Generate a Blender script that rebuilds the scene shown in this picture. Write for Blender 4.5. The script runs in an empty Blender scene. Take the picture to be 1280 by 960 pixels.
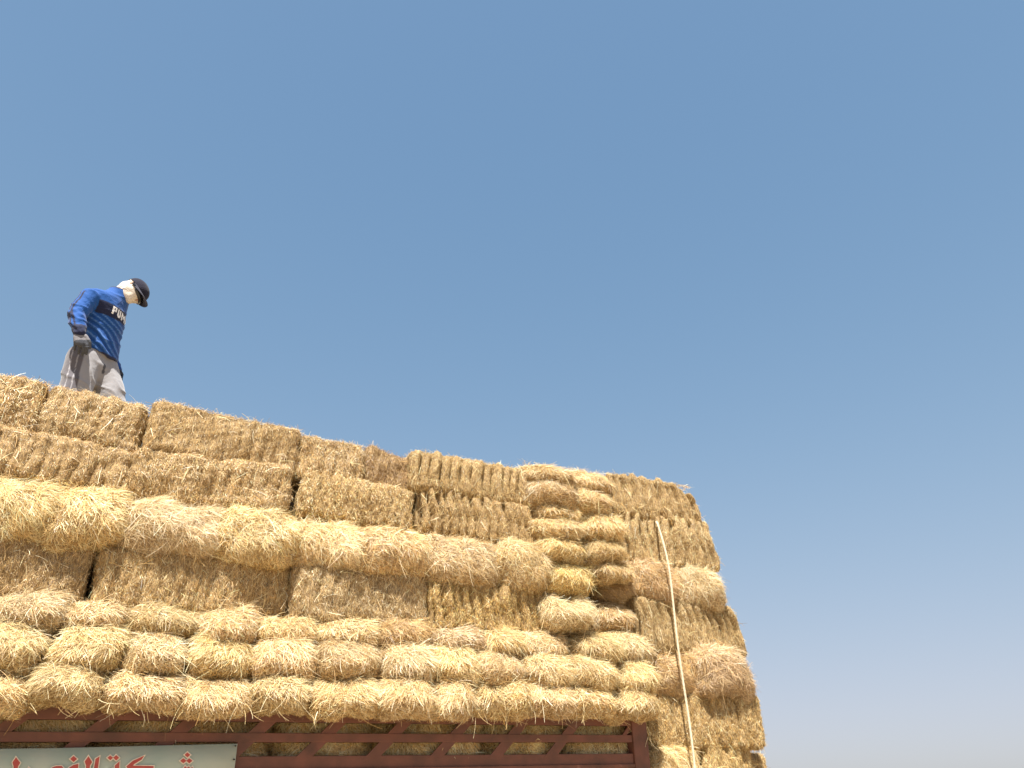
import bpy, bmesh, math
import numpy as np
from mathutils import Vector, Matrix
from mathutils.bvhtree import BVHTree

scene = bpy.context.scene
COL = scene.collection
R = math.radians

# ------------------------------------------------------------------ camera, world, sun, exposure
PITCH, ROLL, AZ, DIST, EYE, FPX = R(28), R(1.8), R(61), 5.0, 1.6, 960.0
FWD = np.array([math.cos(AZ)*math.cos(PITCH), math.sin(AZ)*math.cos(PITCH), math.sin(PITCH)])
_r = np.array([math.sin(AZ), -math.cos(AZ), 0.0]); _u = np.cross(_r, FWD)
RGT = _r*math.cos(ROLL) - _u*math.sin(ROLL)
UPV = _r*math.sin(ROLL) + _u*math.cos(ROLL)
CAM = np.array([0.0, -DIST, EYE])
cd = bpy.data.cameras.new('camera'); cam = bpy.data.objects.new('camera', cd); COL.objects.link(cam)
cd.sensor_width = 36.0; cd.lens = 36.0*FPX/1280.0; cd.clip_end = 9000.0; cd.clip_start = 0.05
cam.matrix_world = Matrix(((RGT[0], UPV[0], -FWD[0], CAM[0]), (RGT[1], UPV[1], -FWD[1], CAM[1]),
                           (RGT[2], UPV[2], -FWD[2], CAM[2]), (0, 0, 0, 1)))
scene.camera = cam

SUN_TO = Vector((-0.28, -0.45, 1.0)).normalized()
SUN_EL = math.asin(SUN_TO.z); SUN_AZ = math.atan2(SUN_TO.x, SUN_TO.y)
world = bpy.data.worlds.new('World'); scene.world = world; world.use_nodes = True
nt = world.node_tree; bg = nt.nodes['Background']
sky = nt.nodes.new('ShaderNodeTexSky'); sky.sky_type = 'NISHITA'; sky.sun_disc = False
sky.sun_elevation = SUN_EL; sky.sun_rotation = SUN_AZ
sky.altitude = 200; sky.air_density = 1.0; sky.dust_density = 0.7; sky.ozone_density = 1.0
# compressed sky colour: its brightness levels off towards the horizon
sv = nt.nodes.new('ShaderNodeHueSaturation'); sv.inputs['Saturation'].default_value = 1.215; sv.inputs['Value'].default_value = 1.31
dv = nt.nodes.new('ShaderNodeVectorMath'); dv.operation = 'MULTIPLY_ADD'
dv.inputs[1].default_value = (0.475, 0.450, 0.375); dv.inputs[2].default_value = (1.0,)*3
qv = nt.nodes.new('ShaderNodeVectorMath'); qv.operation = 'DIVIDE'
nt.links.new(sky.outputs[0], sv.inputs['Color']); nt.links.new(sv.outputs[0], dv.inputs[0])
nt.links.new(sv.outputs[0], qv.inputs[0]); nt.links.new(dv.outputs[0], qv.inputs[1])
nt.links.new(qv.outputs[0], bg.inputs[0]); bg.inputs[1].default_value = 0.15
sd = bpy.data.lights.new('sun', 'SUN'); sd.energy = 5.0; sd.angle = R(0.53); sd.color = (1.0, 0.95, 0.86)
so = bpy.data.objects.new('sun', sd); COL.objects.link(so); so.location = (-8, -8, 20)
so.rotation_euler = SUN_TO.to_track_quat('Z', 'Y').to_euler()
scene.view_settings.view_transform = 'Standard'; scene.view_settings.look = 'None'
scene.view_settings.gamma = 1.0; scene.view_settings.use_curve_mapping = False
scene.view_settings.exposure = 1.26
scene.cycles.max_bounces = 8; scene.cycles.diffuse_bounces = 5

# ------------------------------------------------------------------ helpers
def tag(o, label=None, cat=None, group=None, kind=None):
    if label: o['label'] = label
    if cat: o['category'] = cat
    if group: o['group'] = group
    if kind: o['kind'] = kind
    return o

def link(name, me, parent=None):
    o = bpy.data.objects.new(name, me); COL.objects.link(o)
    if parent is not None: o.parent = parent
    return o

def empty(name, loc=(0, 0, 0)):
    o = bpy.data.objects.new(name, None); COL.objects.link(o); o.location = loc
    o.empty_display_size = 0.2
    return o

def sight(px, py, y):
    """the point of the plane Y = y that the photo shows at (px, py)"""
    d = FPX*FWD + RGT*(px-640) - UPV*(py-480)
    return CAM + d*((y-CAM[1])/d[1])

def x_at(px, z, y):
    """x on the line (Y = y, Z = z) that the photo shows at column px"""
    lo, hi = -4.0, 9.0
    for _ in range(50):
        m = (lo+hi)/2; v = np.array([m, y, z]) - CAM
        if 640 + FPX*(v@RGT)/(v@FWD) < px: lo = m
        else: hi = m
    return m

def smooth_noise(rng, p, freq, octaves=2):
    out = np.zeros(len(p))
    for o in range(octaves):
        for _ in range(5):
            k = rng.normal(size=3)*freq*(2**o)
            out += np.sin(p@k + rng.uniform(0, 6.28))/(2.2*1.8**o)
    return out*0.6

def nrm(v):
    return v/np.maximum(np.linalg.norm(v, axis=-1, keepdims=True), 1e-9)

def mesh_np(name, verts, quads, color=None, mat=None, smooth=None, mat_idx=None):
    me = bpy.data.meshes.new(name)
    n, q = len(verts), len(quads)
    me.vertices.add(n); me.vertices.foreach_set('co', np.asarray(verts, np.float32).ravel())
    me.loops.add(q*4); me.loops.foreach_set('vertex_index', np.asarray(quads, np.int32).ravel())
    me.polygons.add(q); me.polygons.foreach_set('loop_start', np.arange(q, dtype=np.int32)*4)
    me.polygons.foreach_set('loop_total', np.full(q, 4, np.int32))
    if smooth is not None: me.polygons.foreach_set('use_smooth', smooth)
    for m in (mat if isinstance(mat, (list, tuple)) else [mat]):
        if m: me.materials.append(m)
    if mat_idx is not None: me.polygons.foreach_set('material_index', mat_idx)
    if color is not None:
        a = me.color_attributes.new('tone', 'FLOAT_COLOR', 'POINT')
        c = np.ones((n, 4), np.float32); c[:, :3] = color
        a.data.foreach_set('color', c.ravel())
    me.update(calc_edges=True)
    return me

# ------------------------------------------------------------------ materials
def new_mat(name):
    m = bpy.data.materials.new(name); m.use_nodes = True
    t = m.node_tree; t.nodes.clear()
    return m, t, t.nodes.new('ShaderNodeOutputMaterial')

def straw_material():
    m, t, out = new_mat('straw_stalks')
    at = t.nodes.new('ShaderNodeAttribute'); at.attribute_name = 'tone'
    p = t.nodes.new('ShaderNodeBsdfPrincipled')
    p.inputs['Roughness'].default_value = 0.42; p.inputs['Specular IOR Level'].default_value = 0.55
    tr = t.nodes.new('ShaderNodeBsdfTranslucent')
    mx = t.nodes.new('ShaderNodeMixShader'); mx.inputs[0].default_value = 0.22
    t.links.new(at.outputs['Color'], p.inputs['Base Color']); t.links.new(at.outputs['Color'], tr.inputs['Color'])
    t.links.new(p.outputs[0], mx.inputs[1]); t.links.new(tr.outputs[0], mx.inputs[2])
    t.links.new(mx.outputs[0], out.inputs[0])
    return m

def straw_core_material():
    m, t, out = new_mat('packed_straw')
    tc = t.nodes.new('ShaderNodeTexCoord')
    mp = t.nodes.new('ShaderNodeMapping'); mp.inputs['Scale'].default_value = (160, 160, 26)
    n1 = t.nodes.new('ShaderNodeTexNoise'); n1.inputs['Scale'].default_value = 1.0; n1.inputs['Detail'].default_value = 4
    t.links.new(tc.outputs['Object'], mp.inputs[0]); t.links.new(mp.outputs[0], n1.inputs[0])
    cr = t.nodes.new('ShaderNodeValToRGB')
    cr.color_ramp.elements[0].position = 0.33; cr.color_ramp.elements[0].color = (0.13, 0.075, 0.028, 1)
    cr.color_ramp.elements[1].position = 0.7; cr.color_ramp.elements[1].color = (0.46, 0.31, 0.13, 1)
    t.links.new(n1.outputs[0], cr.inputs[0])
    p = t.nodes.new('ShaderNodeBsdfPrincipled'); p.inputs['Roughness'].default_value = 0.8
    b = t.nodes.new('ShaderNodeBump'); b.inputs['Strength'].default_value = 0.8; b.inputs['Distance'].default_value = 0.01
    t.links.new(n1.outputs[0], b.inputs['Height']); t.links.new(b.outputs[0], p.inputs['Normal'])
    t.links.new(cr.outputs[0], p.inputs['Base Color']); t.links.new(p.outputs[0], out.inputs[0])
    return m

def noisy(name, c0, c1, scale=8.0, rough=0.6, spec=0.4, metal=0.0, bump=0.0, bscale=60.0, lo=0.35, hi=0.65):
    m, t, out = new_mat(name)
    tc = t.nodes.new('ShaderNodeTexCoord')
    n1 = t.nodes.new('ShaderNodeTexNoise'); n1.inputs['Scale'].default_value = scale; n1.inputs['Detail'].default_value = 6
    t.links.new(tc.outputs['Object'], n1.inputs[0])
    cr = t.nodes.new('ShaderNodeValToRGB')
    cr.color_ramp.elements[0].position = lo; cr.color_ramp.elements[0].color = (*c0, 1)
    cr.color_ramp.elements[1].position = hi; cr.color_ramp.elements[1].color = (*c1, 1)
    t.links.new(n1.outputs[0], cr.inputs[0])
    p = t.nodes.new('ShaderNodeBsdfPrincipled'); p.inputs['Roughness'].default_value = rough
    p.inputs['Specular IOR Level'].default_value = spec; p.inputs['Metallic'].default_value = metal
    t.links.new(cr.outputs[0], p.inputs['Base Color'])
    if bump:
        n2 = t.nodes.new('ShaderNodeTexNoise'); n2.inputs['Scale'].default_value = bscale; n2.inputs['Detail'].default_value = 5
        t.links.new(tc.outputs['Object'], n2.inputs[0])
        b = t.nodes.new('ShaderNodeBump'); b.inputs['Strength'].default_value = bump; b.inputs['Distance'].default_value = 0.01
        t.links.new(n2.outputs[0], b.inputs['Height']); t.links.new(b.outputs[0], p.inputs['Normal'])
    t.links.new(p.outputs[0], out.inputs[0])
    return m

def cloth(name, rough=0.75, spec=0.25, bump=0.35, bscale=9.0, sheen=0.0):
    m, t, out = new_mat(name)
    at = t.nodes.new('ShaderNodeAttribute'); at.attribute_name = 'tone'
    tc = t.nodes.new('ShaderNodeTexCoord')
    n = t.nodes.new('ShaderNodeTexNoise'); n.inputs['Scale'].default_value = bscale; n.inputs['Detail'].default_value = 4
    n.inputs['Distortion'].default_value = 0.6
    t.links.new(tc.outputs['Object'], n.inputs[0])
    b = t.nodes.new('ShaderNodeBump'); b.inputs['Strength'].default_value = bump; b.inputs['Distance'].default_value = 0.03
    t.links.new(n.outputs[0], b.inputs['Height'])
    p = t.nodes.new('ShaderNodeBsdfPrincipled'); p.inputs['Roughness'].default_value = rough
    p.inputs['Specular IOR Level'].default_value = spec; p.inputs['Sheen Weight'].default_value = sheen
    t.links.new(at.outputs['Color'], p.inputs['Base Color']); t.links.new(b.outputs[0], p.inputs['Normal'])
    t.links.new(p.outputs[0], out.inputs[0])
    return m

M_STALK = straw_material(); M_CORE = straw_core_material()
M_RED = noisy('red_oxide_paint', (0.085, 0.042, 0.028), (0.175, 0.068, 0.045), 9.0, 0.62, 0.3, bump=0.3, bscale=28, lo=0.22, hi=0.72)
M_DARK = noisy('black_rubber', (0.02, 0.02, 0.02), (0.035, 0.033, 0.03), 20, 0.85, 0.2, bump=0.2)
M_STEEL = noisy('grey_steel', (0.2, 0.19, 0.18), (0.3, 0.29, 0.27), 15, 0.5, 0.5, metal=0.6)
M_WOOD = noisy('bed_planks', (0.16, 0.11, 0.07), (0.26, 0.19, 0.12), 14, 0.8, 0.2, bump=0.3)
M_SIGN = noisy('sign_vinyl', (0.33, 0.40, 0.33), (0.42, 0.45, 0.37), 4.0, 0.55, 0.35, bump=0.25, bscale=6)
M_SIGNRED = noisy('sign_red', (0.36, 0.062, 0.05), (0.44, 0.085, 0.065), 20, 0.55, 0.3)
M_SIGNPALE = noisy('sign_outline', (0.62, 0.55, 0.44), (0.70, 0.62, 0.50), 20, 0.6, 0.3)
M_ROPE = noisy('rope_fibre', (0.50, 0.43, 0.30), (0.64, 0.56, 0.41), 60, 0.8, 0.2, bump=0.5, bscale=200)
M_SAND = noisy('dry_earth', (0.30, 0.23, 0.15), (0.42, 0.33, 0.22), 0.6, 0.9, 0.15, bump=0.4, bscale=3)

# ------------------------------------------------------------------ ground
S = 4000.0
g = mesh_np('ground', [(-S, -S, 0), (S, -S, 0), (S, S, 0), (-S, S, 0)], [(0, 1, 2, 3)], mat=M_SAND)
tag(link('ground', g), kind='structure')

# ------------------------------------------------------------------ straw bales
PALE, CREAM = np.array([0.82, 0.66, 0.34]), np.array([0.90, 0.79, 0.50])
TAN, GOLD = np.array([0.68, 0.49, 0.225]), np.array([0.64, 0.41, 0.135])
BROWN, DUN = np.array([0.33, 0.20, 0.08]), np.array([0.50, 0.35, 0.18])
MIX_SIDE = ([CREAM, PALE, TAN, GOLD, BROWN, DUN], [0.11, 0.17, 0.30, 0.13, 0.16, 0.13])
MIX_END = ([CREAM, PALE, TAN, GOLD, BROWN, DUN], [0.24, 0.34, 0.21, 0.13, 0.03, 0.05])

def rounded_grid(half, r, seg):
    """surface of a rounded box as six welded-looking grids: verts, quads"""
    hx, hy, hz = half; V, Q = [], []; base = 0
    axes = [((0, 1, 2), 1), ((0, 1, 2), -1), ((0, 2, 1), 1), ((0, 2, 1), -1), ((1, 2, 0), 1), ((1, 2, 0), -1)]
    for (a, b, c), s in axes:
        na, nb = max(2, int(2*half[a]/seg)), max(2, int(2*half[b]/seg))
        u = np.linspace(-1, 1, na+1); v = np.linspace(-1, 1, nb+1)
        # denser towards the rim so the rounding is smooth
        uu, vv = np.meshgrid(u, v, indexing='ij')
        P = np.zeros((na+1, nb+1, 3)); P[..., a] = uu*half[a]; P[..., b] = vv*half[b]; P[..., c] = s*half[c]
        V.append(P.reshape(-1, 3))
        i, j = np.meshgrid(np.arange(na), np.arange(nb), indexing='ij')
        k = base + i*(nb+1) + j
        q = np.stack([k, k+nb+1, k+nb+2, k+1], -1).reshape(-1, 4)
        flip = (s < 0) != ((a, b, c) == (0, 2, 1))
        Q.append(q[:, ::-1] if flip else q)
        base += (na+1)*(nb+1)
    V = np.concatenate(V); Q = np.concatenate(Q)
    h = np.array(half); inner = np.clip(V, -(h-r), h-r); d = V-inner
    L = np.linalg.norm(d, axis=1, keepdims=True)
    V = np.where(L > 1e-9, inner + nrm(d)*r, V)
    return V, Q

def face_normals(V, Q):
    a, b, c, d = (V[Q[:, i]] for i in range(4))
    n = np.cross(c-a, d-b); area = np.linalg.norm(n, axis=1)/2
    return nrm(n), area

def stalks(rng, P, N, target, jit, length, width, out, curl, tones, seg, droop=0.0):
    """curved flat stalks rooted at P: returns verts, quads, colour"""
    n = len(P)
    t = target + rng.normal(size=(n, 3))*jit[:, None]
    t = nrm(t - N*np.sum(t*N, 1, keepdims=True))
    d = nrm(t + N*out[:, None])
    side = nrm(np.cross(d, N) + rng.normal(size=(n, 3))*0.35)
    side = nrm(side - d*np.sum(side*d, 1, keepdims=True))
    bend = -N*(out*0.9)[:, None] + side*(rng.normal(size=n)*curl)[:, None]
    bend[:, 2] -= droop
    V = np.zeros((n, seg+1, 2, 3))
    for s in range(seg+1):
        k = s/seg
        c = P + (d*k + bend*k*k*0.5)*length[:, None]
        w = (width*(1-0.45*k)*0.5)[:, None]*side
        V[:, s, 0] = c-w; V[:, s, 1] = c+w
    base = (np.arange(n)*(seg+1)*2)[:, None, None]
    s = np.arange(seg)[None, :, None]
    Q = base + 2*s + np.array([0, 1, 3, 2])[None, None, :]
    C = np.repeat(tones[:, None, :], (seg+1)*2, 1)
    return V.reshape(-1, 3), Q.reshape(-1, 4), C.reshape(-1, 3)

def bale_mesh(seed, w, d, h, kind, flakes=0.14, density=1.0, warm=0.05, dark=0.0, shape=1.0, long=1.0, tilt=0.0, slope=1.0, pinch=1.0, shear=0.0, corner=0.0, fringe=1.0, swirl=0.0):
    """one straw bale, centre at the origin, its front towards -Y.
    kind 'side': cut side, short stubble in upright flakes; 'end': soft folded end with long stalks"""
    rng = np.random.default_rng(seed)
    half = (w/2, d/2, h/2)
    m = min(half)
    r = m*(0.30 if kind == 'side' else 0.80)*shape
    V, Q = rounded_grid(half, min(r, m*0.98), 0.013 if kind == 'side' else 0.018)
    Nv = nrm(V/np.array([half])**1.0 * np.array([[1, 1, 1]])**1)
    # lumps
    lump = smooth_noise(rng, V, 9.0, 2)
    fine = smooth_noise(rng, V*np.array([1, 1, 0.45 if kind == 'side' else 1.0]), 36.0, 2)
    amp = 0.013 if kind == 'side' else 0.028
    nn = nrm(V - np.clip(V, -(np.array(half)-r), np.array(half)-r) + 1e-9)
    u = V[:, 0]/half[0]; v = V[:, 2]/half[2]
    grain = smooth_noise(rng, V*np.array([1, 1, 0.6 if kind == 'side' else 1.0]), 130.0, 1)
    disp = amp*lump*(0.6 if flakes > 0.75 else 1.0) + (0.009 if kind == 'side' else 0.007)*fine + (0.006*(1-0.6*min(1, flakes)) if kind == 'side' else 0.003)*grain
    if kind == 'side':
        # flakes: pressed slices with grooves between them
        cuts = [-half[0]]
        while cuts[-1] < half[0]: cuts.append(cuts[-1] + rng.uniform(0.066, 0.108))
        cuts = np.array(cuts)
        lean = V[:, 0] + V[:, 2]*(rng.uniform(-0.12, 0.12)+tilt) + 0.012*np.sin(V[:, 2]*18+rng.uniform(0, 6))
        idx = np.clip(np.searchsorted(cuts, lean)-1, 0, len(cuts)-2)
        ph = (lean-cuts[idx])/(cuts[idx+1]-cuts[idx])
        groove = np.clip(np.abs(2*ph-1), 0, 1)**(5-2.5*min(1, flakes))
        step = rng.normal(size=len(cuts))[idx]*0.007
        disp += (-(0.010+0.050*flakes)*groove*(1-0.5*(1-min(1, flakes))*(smooth_noise(rng, V, 11.0, 1) > 0)) + step*(0.5+flakes))*(np.abs(nn[:, 1]) > 0.3)
        disp += 0.010*(1-u*u)*(1-v*v)*(nn[:, 1] < -0.3)
    else:
        disp += 0.028*(1-u*u)*(1-v*v)*(nn[:, 1] < -0.3)
        disp -= 0.012*(np.abs(V[:, 0] - half[0]*rng.uniform(-0.35, 0.35)) < 0.02)*(np.abs(nn[:, 1]) > 0.2)*0.6
    V = V + nn*disp[:, None]
    if kind == 'end':
        front = np.clip((-V[:, 1] - half[1] + 0.30)/0.24, 0, 1)
        V[:, 1] += front*(min(0.11, 0.42*h)*slope*np.clip(v+0.15, 0, 2)**1.3 + 0.035*np.clip(-0.25-v, 0, 1)**1.2 + pinch*0.25*np.clip(np.abs(u)-0.55, 0, 1)**1.3)
    V[:, 0] -= shear*v*np.clip(u, 0, 1)
    V[:, 2] -= corner*np.clip(u-0.5, 0, 1)**1.6*np.clip(v, 0, 1)*3
    fn, area = face_normals(V, Q)
    cen = V[Q].mean(1)
    keep = np.where(fn[:, 1] < -0.25, 1.0, np.where(fn[:, 2] > 0.3, 0.75, np.where(fn[:, 1] > 0.6, 0.05, 0.55)))
    if kind == 'end': keep = np.where(cen[:, 1] > -half[1]+0.30, keep*0.15, keep)
    else: keep = np.where((cen[:, 1] > -half[1]+0.25), keep*0.25, keep)
    wgt = area*keep
    out_v, out_q, out_c, base = [V], [Q], [np.tile(TAN*0.7, (len(V), 1))], len(V)

    coarse = rng.uniform(0.62, 1.05); matted = rng.uniform(0.6, 1.35)
    hue = (1.0+0.05*rng.normal())*np.array([1.0, 0.99+0.009*rng.normal(), 1.06+0.045*rng.normal()])
    grey = rng.uniform(0.1, 0.24) if rng.random() < 0.22 else 0.0

    def scatter(count, mask=None):
        p = wgt if mask is None else wgt*mask
        f = rng.choice(len(Q), size=count, p=p/p.sum())
        a = rng.random((count, 1)); b = rng.random((count, 1))
        A, B, C, D = (V[Q[f, i]] for i in range(4))
        P = (A*(1-a)+B*a)*(1-b) + (D*(1-a)+C*a)*b
        return P, fn[f]

    def tones(count, mix, P):
        pal, pr = mix
        pr = np.array(pr, float)
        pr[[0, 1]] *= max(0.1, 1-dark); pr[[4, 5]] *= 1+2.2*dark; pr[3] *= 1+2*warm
        pr = pr/pr.sum()
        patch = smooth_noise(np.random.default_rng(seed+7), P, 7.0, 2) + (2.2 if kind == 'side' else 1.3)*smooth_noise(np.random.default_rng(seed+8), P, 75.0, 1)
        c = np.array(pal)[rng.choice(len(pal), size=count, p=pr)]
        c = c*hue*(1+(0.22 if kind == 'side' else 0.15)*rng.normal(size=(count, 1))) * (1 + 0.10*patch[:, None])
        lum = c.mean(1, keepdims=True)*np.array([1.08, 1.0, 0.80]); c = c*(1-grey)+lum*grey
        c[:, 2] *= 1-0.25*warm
        return np.clip(c, 0.02, 0.92)

    def add(v_, q_, c_):
        nonlocal base
        out_v.append(v_); out_q.append(q_+base); out_c.append(c_); base += len(v_)

    A = wgt.sum()
    if kind == 'side':
        deep = np.ones(len(Q))
        if flakes > 0: deep = 1 - min(0.9, 0.85*flakes)*groove[Q].mean(1)**0.7*(fn[:, 1] < -0.3)
        n = int(A*29000*density)
        P, N = scatter(n, deep); P = P - N*0.003
        a = rng.normal(size=n)*0.22
        tgt = np.stack([a, -0.2*np.abs(N[:, 2]), rng.choice([-1.0, 1.0], size=n, p=[0.6, 0.4])], 1)
        L = rng.uniform(0.010, 0.038, n)*(1+0.8*(rng.random(n) < 0.10))*(1-0.3*min(1, flakes))
        W = rng.uniform(0.0020, 0.0036, n)*coarse; L = L*matted
        add(*stalks(rng, P, N, tgt, np.full(n, 0.5), L, W, rng.uniform(0.1, 1.5, n), 0.15, tones(n, MIX_SIDE, P), 2))
        n = int(A*260*density*long)                        # long loose stalks lying across the cut side
        P, N = scatter(n); P = P + N*0.002
        tgt = np.stack([rng.normal(size=n), -0.1*np.ones(n), rng.normal(size=n)-0.5], 1)
        add(*stalks(rng, P, N, tgt, np.full(n, 0.3), rng.uniform(0.04, 0.12, n), rng.uniform(0.0022, 0.0036, n),
                    rng.uniform(0.05, 0.4, n), 0.4, tones(n, MIX_END, P), 3, droop=0.2))
        n = int(w*520*density*fringe)                             # the fringe along the upper front edge
        P = np.stack([rng.uniform(-half[0], half[0], n)*0.96, -half[1]+rng.uniform(0.02, 0.20, n), np.full(n, half[2])-0.012], 1)
        N = nrm(np.stack([0.25*rng.normal(size=n), -0.4+0.3*rng.normal(size=n), np.ones(n)], 1))
        tgt = np.stack([rng.normal(size=n), -0.6*np.ones(n), 0.2*np.ones(n)], 1)
        add(*stalks(rng, P, N, tgt, np.full(n, 0.5), rng.uniform(0.02, 0.065, n)*(0.8+0.2*fringe), rng.uniform(0.0020, 0.0034, n),
                    rng.uniform(0.2, 1.5, n), 0.4, tones(n, MIX_SIDE, P), 3, droop=0.2))
    else:
        n = int(A*24000*density)
        P, N = scatter(n); P = P - N*0.003
        u = P[:, 0]/half[0]; v = P[:, 2]/half[2]
        rg = np.random.default_rng(seed+3)
        n1 = smooth_noise(rg, P, 9.0, 1); n2 = smooth_noise(rg, P, 9.0, 1)
        brk = rng.normal()*0.25
        up = np.clip((v+0.25+brk)*1.8, 0, 1)
        sgn = np.sign(n1+0.25*rng.normal(size=n))
        sway = rg.normal()*0.45
        th = rg.normal()*0.45 + 0.8*n1 + 0.35*u; flip = np.where(rng.random(n) < 0.5, 1.0, -1.0)*1.0
        tgt = np.stack([up*(0.28*u+sway+0.6*n1) + (1-up)*sgn*0.9, -0.5*np.clip(N[:, 2], 0, 1),
                        -up*(0.9+0.3*n2) + (1-up)*(-0.2+0.7*n2)], 1)
        tgt = tgt*(1-swirl) + swirl*1.2*np.stack([np.cos(th)*np.sign(np.cos(th)+1.2*u), 0*th, -np.abs(np.sin(th))-0.15], 1)
        L = rng.uniform(0.03, 0.105, n)*(0.65+0.4*long)*(0.5+0.5*np.clip(v*0.8+0.8, 0, 1))*(1-0.45*np.clip(np.abs(u)-0.55, 0, 0.45)/0.45)
        W = rng.uniform(0.0020, 0.0034, n)*coarse; L = L*(0.4+0.6*matted)
        add(*stalks(rng, P, N, tgt, np.full(n, rg.uniform(0.38, 0.75)+0.35*swirl), L, W, rng.uniform(0.02, 0.34, n), 0.35, np.where((rng.random(n) < 0.25+0.75*up)[:, None], tones(n, MIX_END, P), tones(n, MIX_SIDE, P)), 3, droop=0.08))  # stalks paler on top, browner below: light and shade put into the tone
        n = int(A*5000*density)                            # short broken ends, mostly low on the fold
        low = np.clip(0.6-cen[:, 2]/half[2], 0.08, 1.5)
        P, N = scatter(n, low)
        tgt = rng.normal(size=(n, 3))
        add(*stalks(rng, P, N, tgt, np.full(n, 0.3), rng.uniform(0.012, 0.035, n), rng.uniform(0.0022, 0.0036, n),
                    rng.uniform(0.3, 1.5, n), 0.2, tones(n, MIX_SIDE, P), 2))
        n = int(A*480*density*long)                        # unruly stalks that stand off the fold
        P, N = scatter(n, np.clip(0.9+cen[:, 2]/half[2], 0.15, 2))
        tgt = np.stack([1.2*P[:, 0]/half[0]+0.8*rng.normal(size=n), -0.3*np.ones(n), -0.4+0.9*rng.normal(size=n)], 1)
        add(*stalks(rng, P, N, tgt, np.full(n, 0.3), rng.uniform(0.05, 0.16, n), rng.uniform(0.0020, 0.0033, n),
                    rng.uniform(0.10, 0.6, n), 0.5, tones(n, MIX_END, P), 4, droop=0.3))
    ncore = len(Q)
    V = np.concatenate(out_v); Qa = np.concatenate(out_q); C = np.concatenate(out_c)
    mi = np.ones(len(Qa), np.int32); mi[:ncore] = 0
    sm = np.zeros(len(Qa), bool); sm[:ncore] = True
    return mesh_np('straw_bale', V, Qa, C, [M_CORE, M_STALK], sm, mi)

SEED = [100]
def bale(label, group, x0, x1, y, z0, z1, kind, depth=None, roll=0.0, yaw=0.0, **kw):
    SEED[0] += 1
    rng = np.random.default_rng(SEED[0]*13)
    depth = depth or (0.46 if kind == 'side' else 0.60)
    w, h = x1-x0, z1-z0
    me = bale_mesh(SEED[0], w, depth, h, kind, **kw)
    o = link('straw_bale', me)
    o.location = ((x0+x1)/2, y+depth/2, (z0+z1)/2)
    o.rotation_euler = (R(rng.normal()*1.5), R(roll+rng.normal()*1.2), R(yaw+rng.normal()*2.5))
    return tag(o, label, 'straw bale', group)

def row(group, kind, y, z0, z1, items, gap=0.0, **kw):
    """items: (px_left or None, px_right, label, overrides)"""
    for it in items:
        l, r_, label = it[:3]; ov = dict(kw); ov.update(it[3] if len(it) > 3 else {})
        jr = np.random.default_rng(SEED[0]*7+1)
        dz0, dz1 = ov.pop('dz0', 0), ov.pop('dz1', 0)+0.014+jr.uniform(-0.012, 0.012); dy = ov.pop('dy', 0.0)+jr.uniform(-0.022, 0.022); over = ov.pop('over', 0.010 if kind == 'side' else 0.004)
        lw = ov.pop('lw', 0.95)
        zm = (z0+z1)/2
        xr = x_at(r_, zm, y+dy); xl = x_at(l, zm, y+dy) if l is not None else xr-lw
        bale(label, group, xl-over, xr+over, y+dy, z0+dz0, z1+dz1, kind, **ov)

def zs(z, y):                                             # a height read on the plane Y = 0, carried to the plane Y = y
    return EYE + (z-EYE)*(DIST+y)/DIST

G7 = 'straw bales of the topmost row'
y = 0.10
row(G7, 'side', y, zs(3.555, y), zs(3.89, y), [
    (-60, 51, 'rough straw bale of the top row cut by the left edge', dict(dz1=0.02, dz0=-0.02)),
    (52, 178, 'tan straw bale of the top row standing right below the man', dict(dz1=0.0, roll=1.0)),
    (187, 374, 'long straw bale of the top row, the next one right of the man', dict(dz1=0.015, roll=1.2)),
    (376, 453, 'short straw bale of the top row left of the tilted brown bale', dict(dz1=-0.035, dz0=-0.02)),
    (456, 522, 'tilted brown straw bale in the top row with its stubble slumping to the right', dict(roll=13, dz1=-0.05, dz0=-0.01, dark=2.2, dy=0.05, warm=0.0)),
    (514, 668, 'ribbed straw bale of the top row, right of the tilted brown bale', dict(flakes=0.8, dz1=-0.02, dz0=0.02, roll=-0.5)),
], fringe=3.2)
G6 = 'straw bales of the second row from the top'
y = 0.075
row(G6, 'side', y, zs(3.265, y), zs(3.575, y), [
    (None, 168, 'straw bale of the second row from the top at the left edge of the photo', dict(flakes=0.35, lw=1.0)),
    (170, 362, 'straw bale of the second row from the top left of the dark hole', dict(dz1=0.01)),
    (379, 518, 'leaning straw bale of the second row from the top right of the dark hole', dict(flakes=0.3, roll=2.5, tilt=0.25)),
    (527, 669, 'strongly ribbed straw bale of the second row from the top beside the bale columns', dict(flakes=1.0, dz1=0.02, tilt=0.1)),
])
G5 = 'fluffy straw bales of the third row from the top'
y = -0.03
row(G5, 'end', y, zs(2.925, y), zs(3.305, y), [
    (-28, 66, 'fluffy straw bale of the third row from the top, at the left edge'),
    (66, 153, 'fluffy straw bale, second from the left in the third row from the top'),
    (155, 277, 'widest fluffy straw bale of the third row, with stalks combed sideways', dict(long=1.5)),
    (278, 371, 'golden fluffy straw bale of the third row, just below the dark hole', dict(warm=0.35)),
    (372, 457, 'fluffy straw bale of the third row, the first right of the dark hole', dict(dz1=-0.02)),
    (458, 537, 'greyer fluffy straw bale in the middle of the third row from the top', dict(dark=0.4, dz1=-0.03)),
    (538, 626, 'fluffy straw bale of the third row below the ribbed bale, second from the columns', dict(dz1=0.01)),
    (627, 690, 'bright fluffy straw bale ending the third row against the bale columns', dict(dz1=0.01)),
], long=1.25, density=1.1, shape=0.84, over=0.045, slope=0.45, pinch=0.28, swirl=0.93)
G4 = 'straw bales of the fourth row from the top'
y = 0.05
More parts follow.
